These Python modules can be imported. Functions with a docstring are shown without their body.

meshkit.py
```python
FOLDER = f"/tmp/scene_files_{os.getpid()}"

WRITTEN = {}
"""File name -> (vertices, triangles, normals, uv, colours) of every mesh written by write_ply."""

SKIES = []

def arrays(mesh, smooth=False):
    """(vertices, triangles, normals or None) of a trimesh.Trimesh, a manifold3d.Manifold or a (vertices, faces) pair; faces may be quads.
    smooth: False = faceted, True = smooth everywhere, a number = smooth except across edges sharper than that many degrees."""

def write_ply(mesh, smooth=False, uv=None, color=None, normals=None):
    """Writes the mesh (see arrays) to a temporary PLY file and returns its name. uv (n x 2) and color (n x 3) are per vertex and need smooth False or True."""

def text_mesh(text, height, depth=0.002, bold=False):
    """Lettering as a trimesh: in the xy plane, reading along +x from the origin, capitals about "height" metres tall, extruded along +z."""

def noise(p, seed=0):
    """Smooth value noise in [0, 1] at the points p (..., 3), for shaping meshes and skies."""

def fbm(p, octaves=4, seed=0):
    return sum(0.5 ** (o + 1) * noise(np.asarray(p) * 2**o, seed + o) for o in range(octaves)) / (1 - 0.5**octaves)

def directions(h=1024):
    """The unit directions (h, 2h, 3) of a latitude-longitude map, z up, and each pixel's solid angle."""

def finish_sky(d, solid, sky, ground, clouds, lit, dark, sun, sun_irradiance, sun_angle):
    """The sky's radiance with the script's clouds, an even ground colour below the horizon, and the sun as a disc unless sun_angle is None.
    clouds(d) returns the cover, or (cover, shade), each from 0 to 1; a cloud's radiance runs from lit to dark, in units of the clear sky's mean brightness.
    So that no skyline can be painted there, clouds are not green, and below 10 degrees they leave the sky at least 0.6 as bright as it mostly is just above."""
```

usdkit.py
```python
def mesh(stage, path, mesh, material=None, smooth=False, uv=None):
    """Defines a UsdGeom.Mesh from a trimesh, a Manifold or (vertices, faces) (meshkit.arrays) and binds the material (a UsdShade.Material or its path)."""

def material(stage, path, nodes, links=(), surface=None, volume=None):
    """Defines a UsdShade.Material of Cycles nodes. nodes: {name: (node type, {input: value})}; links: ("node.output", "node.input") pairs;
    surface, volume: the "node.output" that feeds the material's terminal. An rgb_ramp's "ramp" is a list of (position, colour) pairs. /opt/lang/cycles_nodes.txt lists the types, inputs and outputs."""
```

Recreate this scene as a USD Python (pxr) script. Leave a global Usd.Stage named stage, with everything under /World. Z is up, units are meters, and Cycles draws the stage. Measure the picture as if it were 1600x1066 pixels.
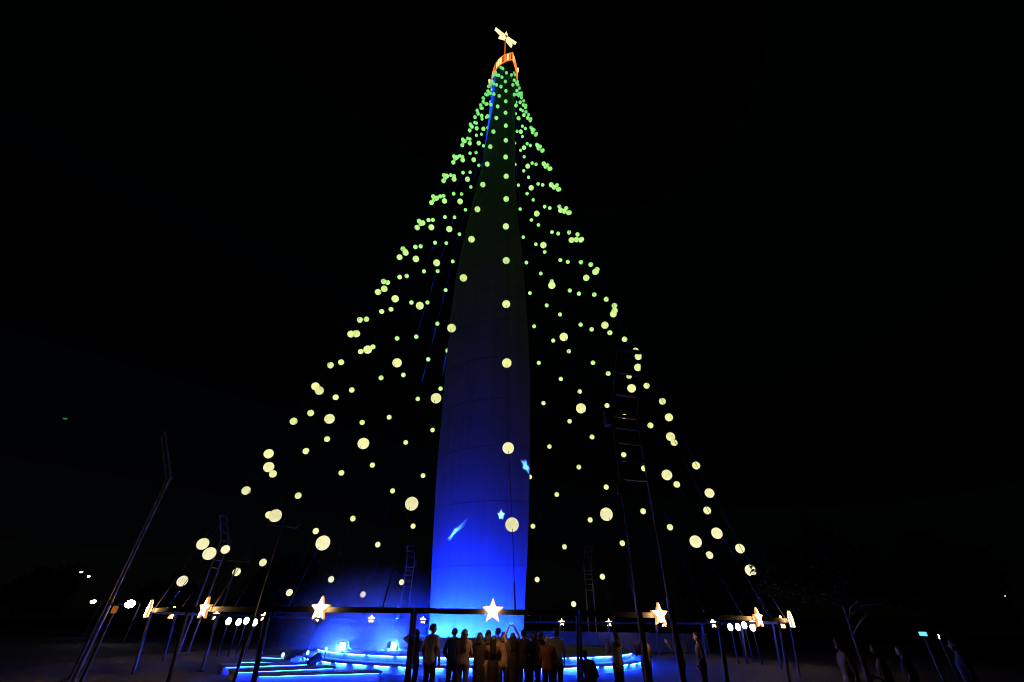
import math
import numpy as np, trimesh, manifold3d as m3, usdkit, meshkit
from pxr import Usd, UsdGeom, UsdLux, UsdShade, Gf, Sdf
stage = Usd.Stage.CreateInMemory()
UsdGeom.SetStageUpAxis(stage, 'Z')
UsdGeom.SetStageMetersPerUnit(stage, 1.0)
UsdGeom.Xform.Define(stage, '/World')
rng = np.random.default_rng(7)
PI = math.pi
# ---------------------------------------------------------------- camera
PITCH, ROLL, F, CAMH = 0.6033238, 0.0151881, 646.0834, 1.78
sp, cp, sr, cr = math.sin(PITCH), math.cos(PITCH), math.sin(ROLL), math.cos(ROLL)
cam = UsdGeom.Camera.Define(stage, '/World/camera')
right, up, back = (cr, -sp * sr, cp * sr), (-sr, -sp * cr, cp * cr), (0, -cp, -sp)
cam.AddTransformOp().Set(Gf.Matrix4d(*right, 0, *up, 0, *back, 0, 0, 0, CAMH, 1))
cam.CreateHorizontalApertureAttr(36.0)
cam.CreateVerticalApertureAttr(36.0 * 682 / 1024)
cam.CreateFocalLengthAttr(F / 1600 * 36)
cam.CreateClippingRangeAttr((0.05, 5000))
cam.CreateExposureAttr(0.0)
# ---------------------------------------------------------------- night sky and a very faint added distant light, no moon
SUN_EL, SUN_AZ = 0.25, 2.4
sky_mat = usdkit.material(stage, '/World/Looks/night_sky', {
    'sky': ('sky_texture', {'sky_type': 'single_scattering', 'sun_disc': False, 'sun_elevation': SUN_EL, 'sun_rotation': SUN_AZ}),
    'tint': ('mix', {'mix_type': 'multiply', 'fac': 1.0, 'color2': (0.8, 0.85, 1.0)}),
    'bg': ('background_shader', {'strength': 0.00018})},
    [('sky.color', 'tint.color1'), ('tint.color', 'bg.color')], surface='bg.background')
dome = UsdLux.DomeLight.Define(stage, '/World/sky')
UsdShade.MaterialBindingAPI.Apply(dome.GetPrim()).Bind(sky_mat)
moon = UsdLux.DistantLight.Define(stage, '/World/moonlight')
moon.CreateNormalizeAttr(True); moon.CreateIntensityAttr(0.0004); moon.CreateAngleAttr(0.5); moon.CreateColorAttr((0.9, 0.95, 1.0))
moon.AddRotateZOp().Set(-math.degrees(SUN_AZ)); moon.AddRotateXOp().Set(-(90 - math.degrees(SUN_EL)))
# ---------------------------------------------------------------- helpers
names = {}
def numbered(n, parent='/World'):
    k = names.setdefault((str(parent), n), 0); names[(str(parent), n)] = k + 1
    return n if k == 0 else '%s_%03d' % (n, k)
def tag(p, label=None, cat=None, group=None, kind=None):
    for k, val in (('label', label), ('category', cat), ('group', group), ('kind', kind)):
        if val: p.SetCustomDataByKey(k, val)
    return p
def thing(name, label, cat, loc=(0, 0, 0), rz=0.0, group=None):
    x = UsdGeom.Xform.Define(stage, '/World/' + numbered(name))
    x.AddTranslateOp().Set(Gf.Vec3d(*map(float, loc)))
    if rz: x.AddRotateZOp().Set(math.degrees(rz))
    return tag(x.GetPrim(), label, cat, group)
def path_of(parent): return '/World' if parent is None else str(parent.GetPath())
def obj(name, mesh, mat, parent=None, smooth=30):
    p = path_of(parent)
    if isinstance(mesh, list): mesh = trimesh.util.concatenate(mesh)
    return usdkit.mesh(stage, p + '/' + numbered(name, p), mesh, mat, smooth=smooth).GetPrim()
def copy_of(src, name, label, cat, loc, rz=0.0, group=None):
    t = thing(name, label, cat, loc, rz, group)
    t.GetReferences().AddInternalReference(src.GetPath()); t.SetInstanceable(True)
    return t
def proto(name):
    stage.CreateClassPrim('/World/Prototypes') if not stage.GetPrimAtPath('/World/Prototypes') else None
    return UsdGeom.Xform.Define(stage, '/World/Prototypes/' + name).GetPrim()
def box(size, c=(0, 0, 0), rz=0.0, rx=0.0, bev=0.0):
    if bev:
        hx, hy, hz = [s / 2 for s in size]; b = min(bev, hx * .9, hy * .9, hz * .9); pts = []
        for sx in (-1, 1):
            for sy in (-1, 1):
                for sz in (-1, 1):
                    pts += [(sx * hx, sy * (hy - b), sz * (hz - b)), (sx * (hx - b), sy * hy, sz * (hz - b)), (sx * (hx - b), sy * (hy - b), sz * hz)]
        m = trimesh.convex.convex_hull(np.array(pts))
    else: m = trimesh.creation.box(size)
    if rx: m.apply_transform(trimesh.transformations.rotation_matrix(rx, [1, 0, 0]))
    if rz: m.apply_transform(trimesh.transformations.rotation_matrix(rz, [0, 0, 1]))
    m.apply_translation(c); return m
def tube(a, b, r, r2=None, n=8):
    a, b = np.array(a, float), np.array(b, float); r2 = r if r2 is None else r2
    d = b - a; L = np.linalg.norm(d); d = d / L
    u = np.cross(d, [0, 0, 1] if abs(d[2]) < .9 else [1, 0, 0]); u /= np.linalg.norm(u); w = np.cross(d, u)
    t = np.arange(n) * 2 * PI / n; c = np.outer(np.cos(t), u) + np.outer(np.sin(t), w)
    V = np.vstack([a + c * r, b + c * r2, a, b]); Fc = []
    for i in range(n):
        j = (i + 1) % n; Fc += [(i, j, n + j), (i, n + j, n + i), (2 * n, j, i), (2 * n + 1, n + i, n + j)]
    return trimesh.Trimesh(V, Fc, process=False)
def pipe(pts, r, n=6): return [tube(pts[i], pts[i + 1], r, n=n) for i in range(len(pts) - 1)]
def ball(r, c=(0, 0, 0), sub=2, sc=(1, 1, 1)):
    m = trimesh.creation.icosphere(sub, r); m.apply_scale(sc) if sc != (1, 1, 1) else None; m.apply_translation(c); return m
def ring_band(r0, r1, z0, z1, a0, a1, n, c=(0, 0)):
    """a closed curved bar between radii r0 < r1 and heights z0 < z1, from angle a0 to a1"""
    t = np.linspace(a0, a1, n + 1); V = []
    for q in t:
        s, k = math.sin(q), -math.cos(q)
        for r, z in ((r0, z0), (r1, z0), (r1, z1), (r0, z1)): V.append((c[0] + r * s, c[1] + r * k, z))
    Fc = []
    for i in range(n):
        for e in range(4):
            a, b = 4 * i + e, 4 * i + (e + 1) % 4; Fc += [(a, b, b + 4), (a, b + 4, a + 4)]
    if abs(a1 - a0) < 2 * PI - 1e-6:
        Fc += [(0, 2, 1), (0, 3, 2)]; q = 4 * n; Fc += [(q, q + 1, q + 2), (q, q + 2, q + 3)]
    m = trimesh.Trimesh(V, Fc, process=False); m.fix_normals(); return m
def disc_slab(r, z0, z1, c, n=96):
    m = trimesh.creation.cylinder(r, z1 - z0, sections=n); m.apply_translation((c[0], c[1], (z0 + z1) / 2)); return m
# ---------------------------------------------------------------- materials
def plain(name, col, rough=0.6, metal=0.0, var=0.15, scale=6.0, bump=0.0):
    n = {'co': ('texture_coordinate', {}), 'n': ('noise_texture', {'scale': scale, 'detail': 5.0}),
         'r': ('rgb_ramp', {'ramp': [(0.25, tuple(c * (1 - var) for c in col)), (0.75, tuple(min(1, c * (1 + var)) for c in col))]}),
         'p': ('principled_bsdf', {'roughness': rough, 'metallic': metal})}
    l = [('co.object', 'n.vector'), ('n.fac', 'r.fac'), ('r.color', 'p.base_color')]
    if bump:
        n['b'] = ('bump', {'strength': bump, 'distance': 0.02}); l += [('n.fac', 'b.height'), ('b.normal', 'p.normal')]
    return usdkit.material(stage, '/World/Looks/' + name, n, l, surface='p.BSDF')
def glow(name, col, strength):
    return usdkit.material(stage, '/World/Looks/' + name, {'e': ('emission', {'color': col, 'strength': strength})}, surface='e.emission')
M = {}
M['steel'] = plain('galvanised_steel', (0.09, 0.09, 0.095), 0.6, 0.3, 0.2, 4)
M['dark_steel'] = plain('dark_steel', (0.025, 0.025, 0.027), 0.6, 0.1, 0.2, 5)
M['black'] = plain('black_plastic', (0.02, 0.02, 0.022), 0.5, 0, 0.2, 8)
M['mast'] = plain('mast_steel', (0.22, 0.20, 0.21), 0.5, 0.4, 0.2, 4)
M['rail'] = plain('dark_painted_rail', (0.010, 0.008, 0.008), 0.65)
M['wall'] = plain('dark_teal_wall', (0.05, 0.07, 0.07), 0.8, 0, 0.3, 2)
M['cable'] = plain('black_cable', (0.015, 0.015, 0.015), 0.6)
M['white_paint'] = plain('white_paint', (0.7, 0.7, 0.68), 0.4)
M['star'] = glow('star_acrylic', (1.0, 0.55, 0.20), 55.0)
M['star_rim'] = glow('star_amber_rim', (1.0, 0.40, 0.09), 1.0)  # orange bloom of the stars, painted as a glowing outline
M['star_top'] = glow('top_star_tubes', (1.0, 0.80, 0.40), 1.35)
M['white_lamp'] = glow('white_lamp', (1.0, 0.95, 0.92), 5.0)
M['street_lamp'] = glow('street_lamp_white', (0.9, 1.0, 0.95), 14.0)
M['flood_blue'] = glow('blue_flood_lens', (0.012, 0.055, 1.0), 5000.0)
M['step_blue'] = glow('blue_step_lens', (0.008, 0.05, 1.0), 900.0)
M['strip_blue'] = glow('blue_led_strip', (0.006, 0.04, 1.0), 420.0)
M['seat_strip'] = glow('blue_seat_strip', (0.004, 0.025, 1.0), 150.0)
M['strip_low'] = glow('blue_lower_led_strip', (0.006, 0.04, 1.0), 750.0)
M['bollard_blue'] = glow('pale_blue_bollard_lens', (0.35, 0.55, 1.0), 3.0)
M['orange_hot'] = glow('orange_led_bright', (1.0, 0.60, 0.24), 1.7)
M['orange'] = glow('orange_led', (1.0, 0.27, 0.04), 1.1)
M['orange_dim'] = glow('orange_led_dim', (1.0, 0.17, 0.015), 0.6)
M['orange_lamp'] = glow('sodium_lamp', (1.0, 0.30, 0.05), 0.28)
M['screen'] = glow('lit_screen', (0.15, 0.72, 1.0), 1.2)
M['green_led'] = glow('green_navigation_light', (0.02, 0.6, 0.08), 0.35)
M['globe'] = usdkit.material(stage, '/World/Looks/globe_lamp', {
    'g': ('geometry', {}), 's': ('separate_xyz', {}), 'ns': ('separate_xyz', {}),
    'm': ('map_range', {'from_min': 2.0, 'from_max': 82.0, 'clamp': True}),
    'r': ('rgb_ramp', {'ramp': [(0.0, (0.86, 0.79, 0.52)), (0.05, (0.86, 0.80, 0.38)), (0.13, (0.80, 0.83, 0.28)), (0.24, (0.62, 0.86, 0.23)), (0.38, (0.44, 0.90, 0.18)), (0.6, (0.24, 0.88, 0.13)), (0.8, (0.11, 0.82, 0.10)), (1.0, (0.07, 0.76, 0.13))]}),  # exposure falloff with height is put into the globe colour
    'nz': ('map_range', {'from_min': 0.2, 'from_max': -1.0, 'to_min': 0.0, 'to_max': 0.16, 'clamp': True}),
    'mx': ('mix', {'mix_type': 'mix', 'color2': (0.92, 0.92, 0.80)}),
    'co': ('texture_coordinate', {}), 'nt': ('noise_texture', {'scale': 5.0, 'detail': 2.0}), 'st': ('map_range', {'from_min': 0.3, 'from_max': 0.7, 'to_min': 0.88, 'to_max': 1.04}),
    'oi': ('object_info', {}), 'rr': ('map_range', {'from_min': 0.0, 'from_max': 1.0, 'to_min': 0.96, 'to_max': 1.2}), 'mm': ('math', {'math_type': 'multiply'}), 'e': ('emission', {})},
    [('oi.random', 'rr.value'), ('rr.result', 'mm.value1'), ('st.result', 'mm.value2'), ('mm.value', 'e.strength'), ('g.position', 's.vector'), ('s.z', 'm.value'), ('m.result', 'r.fac'), ('g.normal', 'ns.vector'), ('ns.z', 'nz.value'), ('nz.result', 'mx.fac'), ('r.color', 'mx.color1'), ('mx.color', 'e.color'),
     ('co.object', 'nt.vector'), ('nt.fac', 'st.value')], surface='e.emission')
def concrete(name, base, streak=0.5, grid=0.06):
    return usdkit.material(stage, '/World/Looks/' + name, {
        'g': ('geometry', {}), 'mp': ('mapping', {'scale': (2.2, 2.2, 0.05)}), 'n1': ('noise_texture', {'scale': 1.0, 'detail': 6.0, 'roughness': 0.65}),
        'n2': ('noise_texture', {'scale': 0.5, 'detail': 5.0}), 'n3': ('noise_texture', {'scale': 22.0, 'detail': 4.0}),
        'a': ('mix', {'mix_type': 'mix', 'fac': streak}), 'r': ('rgb_ramp', {'ramp': [(0.3, tuple(b * 0.55 for b in base)), (0.5, base), (0.72, tuple(b * 1.22 for b in base))]}),
        'b': ('bump', {'strength': 0.25, 'distance': 0.01}), 'p': ('principled_bsdf', {'roughness': 0.85})},
        [('g.position', 'mp.vector'), ('mp.vector', 'n1.vector'), ('g.position', 'n2.vector'), ('g.position', 'n3.vector'), ('n2.color', 'a.color1'), ('n1.color', 'a.color2'), ('a.color', 'r.fac'), ('r.color', 'p.base_color'), ('n3.fac', 'b.height'), ('b.normal', 'p.normal')], surface='p.BSDF')
M['tower'] = concrete('tower_concrete', (0.19, 0.183, 0.185), 0.6)
M['platform'] = concrete('platform_concrete', (0.42, 0.42, 0.41), 0.3)
M['paving'] = concrete('plaza_paving', (0.10, 0.09, 0.08), 0.2)
M['ground'] = usdkit.material(stage, '/World/Looks/bare_ground', {
    'g': ('geometry', {}), 'n': ('noise_texture', {'scale': 0.35, 'detail': 8.0, 'roughness': 0.65}), 'n2': ('noise_texture', {'scale': 9.0, 'detail': 6.0}),
    'r': ('rgb_ramp', {'ramp': [(0.35, (0.016, 0.014, 0.006)), (0.5, (0.042, 0.028, 0.014)), (0.7, (0.075, 0.05, 0.026))]}),
    'b': ('bump', {'strength': 0.6, 'distance': 0.05}), 'p': ('principled_bsdf', {'roughness': 0.95})},
    [('g.position', 'n.vector'), ('g.position', 'n2.vector'), ('n.fac', 'r.fac'), ('r.color', 'p.base_color'), ('n2.fac', 'b.height'), ('b.normal', 'p.normal')], surface='p.BSDF')
M['leaf'] = usdkit.material(stage, '/World/Looks/leaves', {
    'o': ('geometry', {}), 'r': ('rgb_ramp', {'ramp': [(0, (0.008, 0.013, 0.005)), (1, (0.018, 0.026, 0.011))]}), 'p': ('principled_bsdf', {'roughness': 0.9, 'specular_ior_level': 0.1}), 't': ('translucent_bsdf', {}), 'x': ('mix_closure', {'fac': 0.25})},
    [('o.random_per_island', 'r.fac'), ('r.color', 'p.base_color'), ('r.color', 't.color'), ('p.BSDF', 'x.closure1'), ('t.BSDF', 'x.closure2')], surface='x.closure')
M['bark'] = plain('bark', (0.03, 0.022, 0.016), 0.9, 0, 0.3, 12, 0.5)
M['hedge'] = plain('clipped_hedge', (0.05, 0.09, 0.04), 0.8, 0, 0.4, 10, 0.6)
CX, CY = -1.731, 32.0          # centre of the ring of strings
TX, TY = -2.2, 34.2            # the tower
PC = (-1.9, 33.0)              # the platform
# ---------------------------------------------------------------- ground
def sheet(x0, x1, y0, y1, z): return trimesh.Trimesh([(x0, y0, z), (x1, y0, z), (x1, y1, z), (x0, y1, z)], [(0, 1, 2), (0, 2, 3)], process=False)
tag(obj('ground', sheet(-700, 700, -100, 900, 0.0), M['ground'], smooth=False), kind='structure')
pav = trimesh.creation.cylinder(21.0, 0.10, sections=128); pav.apply_translation((CX, CY, -0.046))
tag(obj('plaza_paving', pav, M['paving'], smooth=False), kind='structure')
STRINGS = {
    'C': [(-1.61, 31.54, 78.02), (-1.68, 30.71, 72.97), (-1.49, 29.83, 67.93), (-1.40, 28.94, 62.88), (-1.32, 28.01, 57.85), (-1.17, 27.06, 52.81), (-1.06, 26.08, 47.78), (-0.97, 25.06, 42.75), (-0.81, 24.00, 37.73), (-0.70, 22.89, 32.73), (-0.62, 21.74, 27.73), (-0.49, 20.55, 22.74), (-0.38, 19.30, 17.78), (-0.25, 18.01, 12.82), (-0.09, 16.69, 7.87), (0.10, 15.84, 4.75)],
    'R1': [(-0.75, 31.67, 77.59), (-0.48, 30.91, 72.36), (-0.20, 29.99, 67.18), (0.06, 29.07, 62.01), (0.40, 28.16, 56.82), (0.69, 27.17, 51.66), (1.03, 26.18, 46.48), (1.37, 25.17, 41.31), (1.61, 24.12, 36.15), (1.96, 23.03, 30.98), (2.29, 21.90, 25.84), (2.62, 20.75, 20.67), (2.99, 19.52, 15.57), (3.38, 18.25, 10.47), (3.76, 16.97, 5.39)],
    'R2': [(-0.74, 32.66, 81.63), (-0.28, 31.92, 76.31), (0.19, 31.16, 71.01), (0.68, 30.38, 65.70), (1.19, 29.57, 60.41), (2.24, 28.72, 55.10), (2.75, 27.83, 49.82), (3.28, 26.91, 44.55), (3.80, 25.95, 39.30), (4.39, 25.01, 34.02), (4.92, 23.99, 28.80), (5.54, 23.00, 23.53), (6.15, 21.95, 18.29), (6.86, 20.88, 13.02), (7.48, 19.79, 7.80), (7.89, 19.13, 4.81)],
    'R3': [(-0.43, 32.79, 80.97), (0.08, 32.15, 75.91), (0.61, 31.49, 70.84), (1.16, 30.82, 65.78), (1.73, 30.12, 60.73), (2.32, 29.40, 55.68), (2.94, 28.66, 50.63), (3.58, 27.90, 45.59), (4.25, 27.11, 40.56), (4.95, 26.29, 35.54), (5.67, 25.45, 30.52), (6.68, 24.44, 25.57), (7.34, 23.59, 20.55), (8.10, 22.71, 15.52), (8.86, 21.79, 10.52), (9.66, 20.82, 5.45)],
    'R4': [(-0.22, 33.02, 80.88), (0.34, 32.47, 75.97), (0.91, 31.91, 71.06), (1.51, 31.33, 66.16), (2.13, 30.73, 61.26), (2.77, 30.12, 56.37), (3.44, 29.49, 51.48), (4.13, 28.84, 46.60), (4.85, 28.18, 41.72), (5.60, 27.49, 36.85), (6.38, 26.78, 31.98), (7.19, 26.04, 27.13), (8.02, 25.31, 22.26), (8.89, 24.49, 17.48), (9.81, 23.73, 12.56), (10.75, 22.87, 7.80), (11.48, 22.23, 4.09)],
    'R5': [(0.28, 33.32, 79.02), (0.93, 32.91, 74.09), (1.59, 32.48, 69.15), (2.29, 32.04, 64.23), (3.01, 31.59, 59.30), (3.76, 31.13, 54.38), (4.53, 30.65, 49.47), (5.34, 30.17, 44.56), (6.18, 29.67, 39.66), (7.05, 29.15, 34.76), (8.02, 28.57, 29.91), (8.94, 28.04, 25.03), (9.89, 27.58, 20.03), (10.92, 26.94, 15.26), (11.97, 26.35, 10.43), (13.05, 25.76, 5.54)],
    'B7': [(0.62, 33.75, 77.69), (1.32, 33.46, 72.69), (2.05, 33.17, 67.70), (2.80, 32.87, 62.72), (3.59, 32.57, 57.74), (4.40, 32.26, 52.76), (5.41, 31.87, 47.82), (6.22, 31.55, 42.86), (7.14, 31.23, 37.90), (8.10, 30.92, 32.92), (9.07, 30.61, 27.95), (10.06, 30.27, 23.01), (11.09, 29.90, 18.13), (12.19, 29.56, 13.17), (13.28, 29.21, 8.33)],
    'B6': [(0.27, 34.43, 80.53), (0.97, 34.30, 75.53), (1.70, 34.16, 70.53), (2.45, 34.03, 65.53), (3.23, 33.90, 60.54), (4.05, 33.77, 55.56), (4.89, 33.65, 50.58), (5.75, 33.46, 45.65), (6.64, 33.35, 40.68), (7.64, 33.29, 35.66), (8.62, 33.14, 30.73), (9.65, 33.06, 25.73), (10.78, 32.94, 20.76), (11.83, 32.79, 15.91), (12.98, 32.68, 11.00), (14.20, 32.56, 6.08)],
    'B5': [(0.54, 35.05, 77.79), (1.22, 35.10, 72.80), (1.63, 35.37, 67.71), (2.38, 35.35, 62.77), (3.15, 35.37, 57.83), (3.98, 35.39, 52.90), (4.79, 35.48, 47.95), (5.68, 35.56, 43.01), (6.60, 35.66, 38.08), (7.57, 35.78, 33.14), (8.57, 35.91, 28.21), (9.78, 36.22, 22.92), (10.75, 36.24, 18.26), (11.83, 36.40, 13.40), (13.19, 36.48, 8.61)],
    'B4': [(0.23, 35.39, 79.02), (0.87, 35.53, 74.08), (1.17, 35.75, 69.12), (1.92, 35.89, 64.21), (2.64, 36.09, 59.27), (3.43, 36.25, 54.37), (4.22, 36.43, 49.48), (5.05, 36.66, 44.56), (5.91, 36.90, 39.65), (6.80, 37.11, 34.79), (7.73, 37.36, 29.91), (8.69, 37.63, 25.04), (9.67, 37.92, 20.18), (10.74, 38.25, 15.26), (11.83, 38.57, 10.28)],
    'B3': [(0.07, 36.00, 77.49), (0.63, 36.28, 72.50), (1.20, 36.59, 67.52), (1.48, 37.03, 62.48), (2.13, 37.34, 57.53), (2.78, 37.65, 52.59), (3.43, 38.05, 47.62), (4.16, 38.43, 42.69), (4.92, 38.79, 37.81), (5.75, 39.27, 32.84), (6.56, 39.77, 27.87), (7.48, 40.25, 22.95), (8.43, 40.78, 17.98), (9.43, 41.31, 13.07), (10.45, 41.85, 8.18)],
    'B2': [(-0.46, 36.18, 79.64), (0.00, 36.54, 74.67), (0.32, 36.93, 69.69), (0.91, 37.32, 64.74), (1.42, 37.73, 59.79), (1.92, 38.22, 54.80), (2.52, 38.90, 49.69), (3.08, 39.16, 44.94), (3.65, 39.71, 39.99), (4.30, 40.27, 35.05), (4.95, 40.87, 30.10), (5.67, 41.48, 25.18), (6.43, 42.11, 20.27), (7.15, 42.76, 15.46), (7.97, 43.48, 10.48), (8.78, 44.21, 5.67)],
    'B1': [(-0.74, 36.70, 77.23), (-0.40, 37.15, 72.27), (-0.05, 37.63, 67.32), (0.08, 38.26, 62.29), (0.62, 38.65, 57.45), (0.91, 39.22, 52.50), (1.38, 40.05, 47.36), (1.81, 40.40, 42.67), (2.25, 41.06, 37.75), (2.76, 41.74, 32.84), (3.27, 42.48, 27.92), (3.74, 43.26, 22.97), (4.30, 44.04, 18.09), (4.95, 44.85, 13.20), (5.56, 45.70, 8.37), (6.25, 46.57, 3.57)],
    'B0': [(-1.31, 36.73, 78.88), (-1.10, 37.23, 73.95), (-0.88, 37.75, 69.03), (-0.65, 38.30, 64.10), (-0.41, 38.88, 59.19), (-0.16, 39.48, 54.27), (0.09, 40.12, 49.37), (0.36, 40.78, 44.47), (0.63, 41.48, 39.57), (0.92, 42.22, 34.68), (1.21, 42.99, 29.80), (1.52, 43.80, 24.93), (1.84, 44.64, 20.06), (2.18, 45.53, 15.19), (2.48, 46.45, 10.37), (2.87, 47.40, 5.62)],
    'L1': [(-2.31, 32.15, 81.12), (-2.31, 31.38, 76.01), (-2.33, 30.56, 70.91), (-2.43, 29.61, 65.87), (-2.48, 28.65, 60.81), (-2.46, 27.65, 55.77), (-2.62, 26.68, 50.70), (-2.75, 25.64, 45.66), (-2.81, 24.57, 40.62), (-2.94, 23.47, 35.59), (-3.07, 22.34, 30.55), (-3.14, 21.16, 25.54), (-3.24, 19.97, 20.50), (-3.40, 18.71, 15.49), (-3.50, 17.42, 10.48), (-3.62, 16.05, 5.46)],
    'L2': [(-2.68, 32.39, 82.09), (-2.87, 31.58, 77.14), (-3.06, 30.85, 72.15), (-3.28, 29.98, 67.21), (-3.49, 29.12, 62.26), (-3.66, 28.21, 57.32), (-3.93, 27.27, 52.39), (-4.17, 26.29, 47.47), (-4.36, 25.31, 42.55), (-4.59, 24.31, 37.62), (-4.79, 23.22, 32.73), (-5.14, 22.15, 27.80), (-5.42, 21.03, 22.90), (-5.73, 19.86, 18.01), (-6.04, 18.66, 13.13), (-6.40, 17.41, 8.24), (-6.65, 16.33, 4.14)],
    'L3': [(-3.29, 31.98, 78.26), (-3.59, 31.23, 73.35), (-3.91, 30.46, 68.45), (-4.24, 29.67, 63.55), (-4.58, 28.85, 58.66), (-4.90, 27.97, 53.79), (-5.36, 27.13, 48.88), (-5.73, 26.25, 43.99), (-6.14, 25.33, 39.11), (-6.48, 24.35, 34.27), (-6.95, 23.35, 29.40), (-7.37, 22.32, 24.57), (-7.86, 21.26, 19.72), (-8.38, 20.15, 14.90), (-8.92, 19.01, 10.06), (-9.46, 17.85, 5.33)],
    'L4': [(-3.53, 32.63, 80.80), (-3.94, 31.98, 75.92), (-4.37, 31.30, 71.03), (-4.82, 30.61, 66.15), (-5.28, 29.90, 61.28), (-5.76, 29.16, 56.41), (-6.26, 28.40, 51.54), (-6.78, 27.62, 46.68), (-7.33, 26.81, 41.82), (-7.77, 26.05, 36.96), (-8.36, 25.17, 32.13), (-8.98, 24.29, 27.29), (-9.63, 23.37, 22.45), (-10.34, 22.42, 17.63), (-11.09, 21.40, 12.84), (-11.86, 20.35, 8.06), (-12.55, 19.44, 4.12)],
    'L5': [(-3.79, 32.72, 80.03), (-4.25, 32.13, 75.27), (-4.72, 31.52, 70.51), (-5.21, 30.90, 65.76), (-5.72, 30.26, 61.01), (-6.09, 29.60, 56.28), (-6.63, 28.93, 51.54), (-7.25, 28.29, 46.77), (-7.81, 27.56, 42.05), (-8.44, 26.85, 37.30), (-9.09, 26.10, 32.58), (-9.80, 25.34, 27.83), (-10.52, 24.51, 23.12), (-11.27, 23.64, 18.45), (-12.09, 22.71, 13.81), (-12.93, 21.76, 9.21), (-13.88, 20.78, 4.67)],
    'A8': [(-4.05, 33.46, 81.40), (-4.63, 33.03, 76.49), (-5.23, 32.59, 71.58), (-5.86, 32.14, 66.67), (-6.52, 31.67, 61.76), (-7.20, 31.20, 56.86), (-7.91, 30.71, 51.97), (-8.64, 30.21, 47.08), (-9.29, 29.72, 42.21), (-10.12, 29.22, 37.30), (-10.94, 28.67, 32.43), (-11.81, 28.13, 27.55), (-12.73, 27.56, 22.68), (-13.70, 26.93, 17.86), (-14.72, 26.30, 13.02), (-15.79, 25.62, 8.26), (-16.94, 24.92, 3.49)],
    'A7': [(-4.64, 33.66, 77.87), (-5.27, 33.35, 73.00), (-5.94, 33.04, 68.13), (-6.62, 32.72, 63.27), (-7.34, 32.39, 58.41), (-8.08, 32.06, 53.56), (-8.86, 31.72, 48.71), (-9.66, 31.38, 43.86), (-10.50, 31.03, 39.03), (-11.38, 30.66, 34.20), (-12.30, 30.27, 29.39), (-13.25, 29.91, 24.55), (-14.23, 29.54, 19.72), (-15.23, 29.15, 14.93), (-16.29, 28.73, 10.18), (-17.40, 28.32, 5.43)],
    'A6': [(-4.32, 34.28, 80.87), (-4.96, 34.11, 75.98), (-5.62, 33.93, 71.10), (-6.32, 33.76, 66.22), (-7.04, 33.58, 61.34), (-7.79, 33.40, 56.47), (-8.57, 33.22, 51.60), (-9.42, 33.01, 46.75), (-10.27, 32.83, 41.90), (-11.12, 32.67, 37.04), (-12.05, 32.48, 32.20), (-13.00, 32.30, 27.36), (-13.97, 32.14, 22.49), (-14.99, 31.95, 17.68), (-16.04, 31.77, 12.88), (-17.19, 31.55, 8.11), (-18.03, 31.43, 4.50)],
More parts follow.
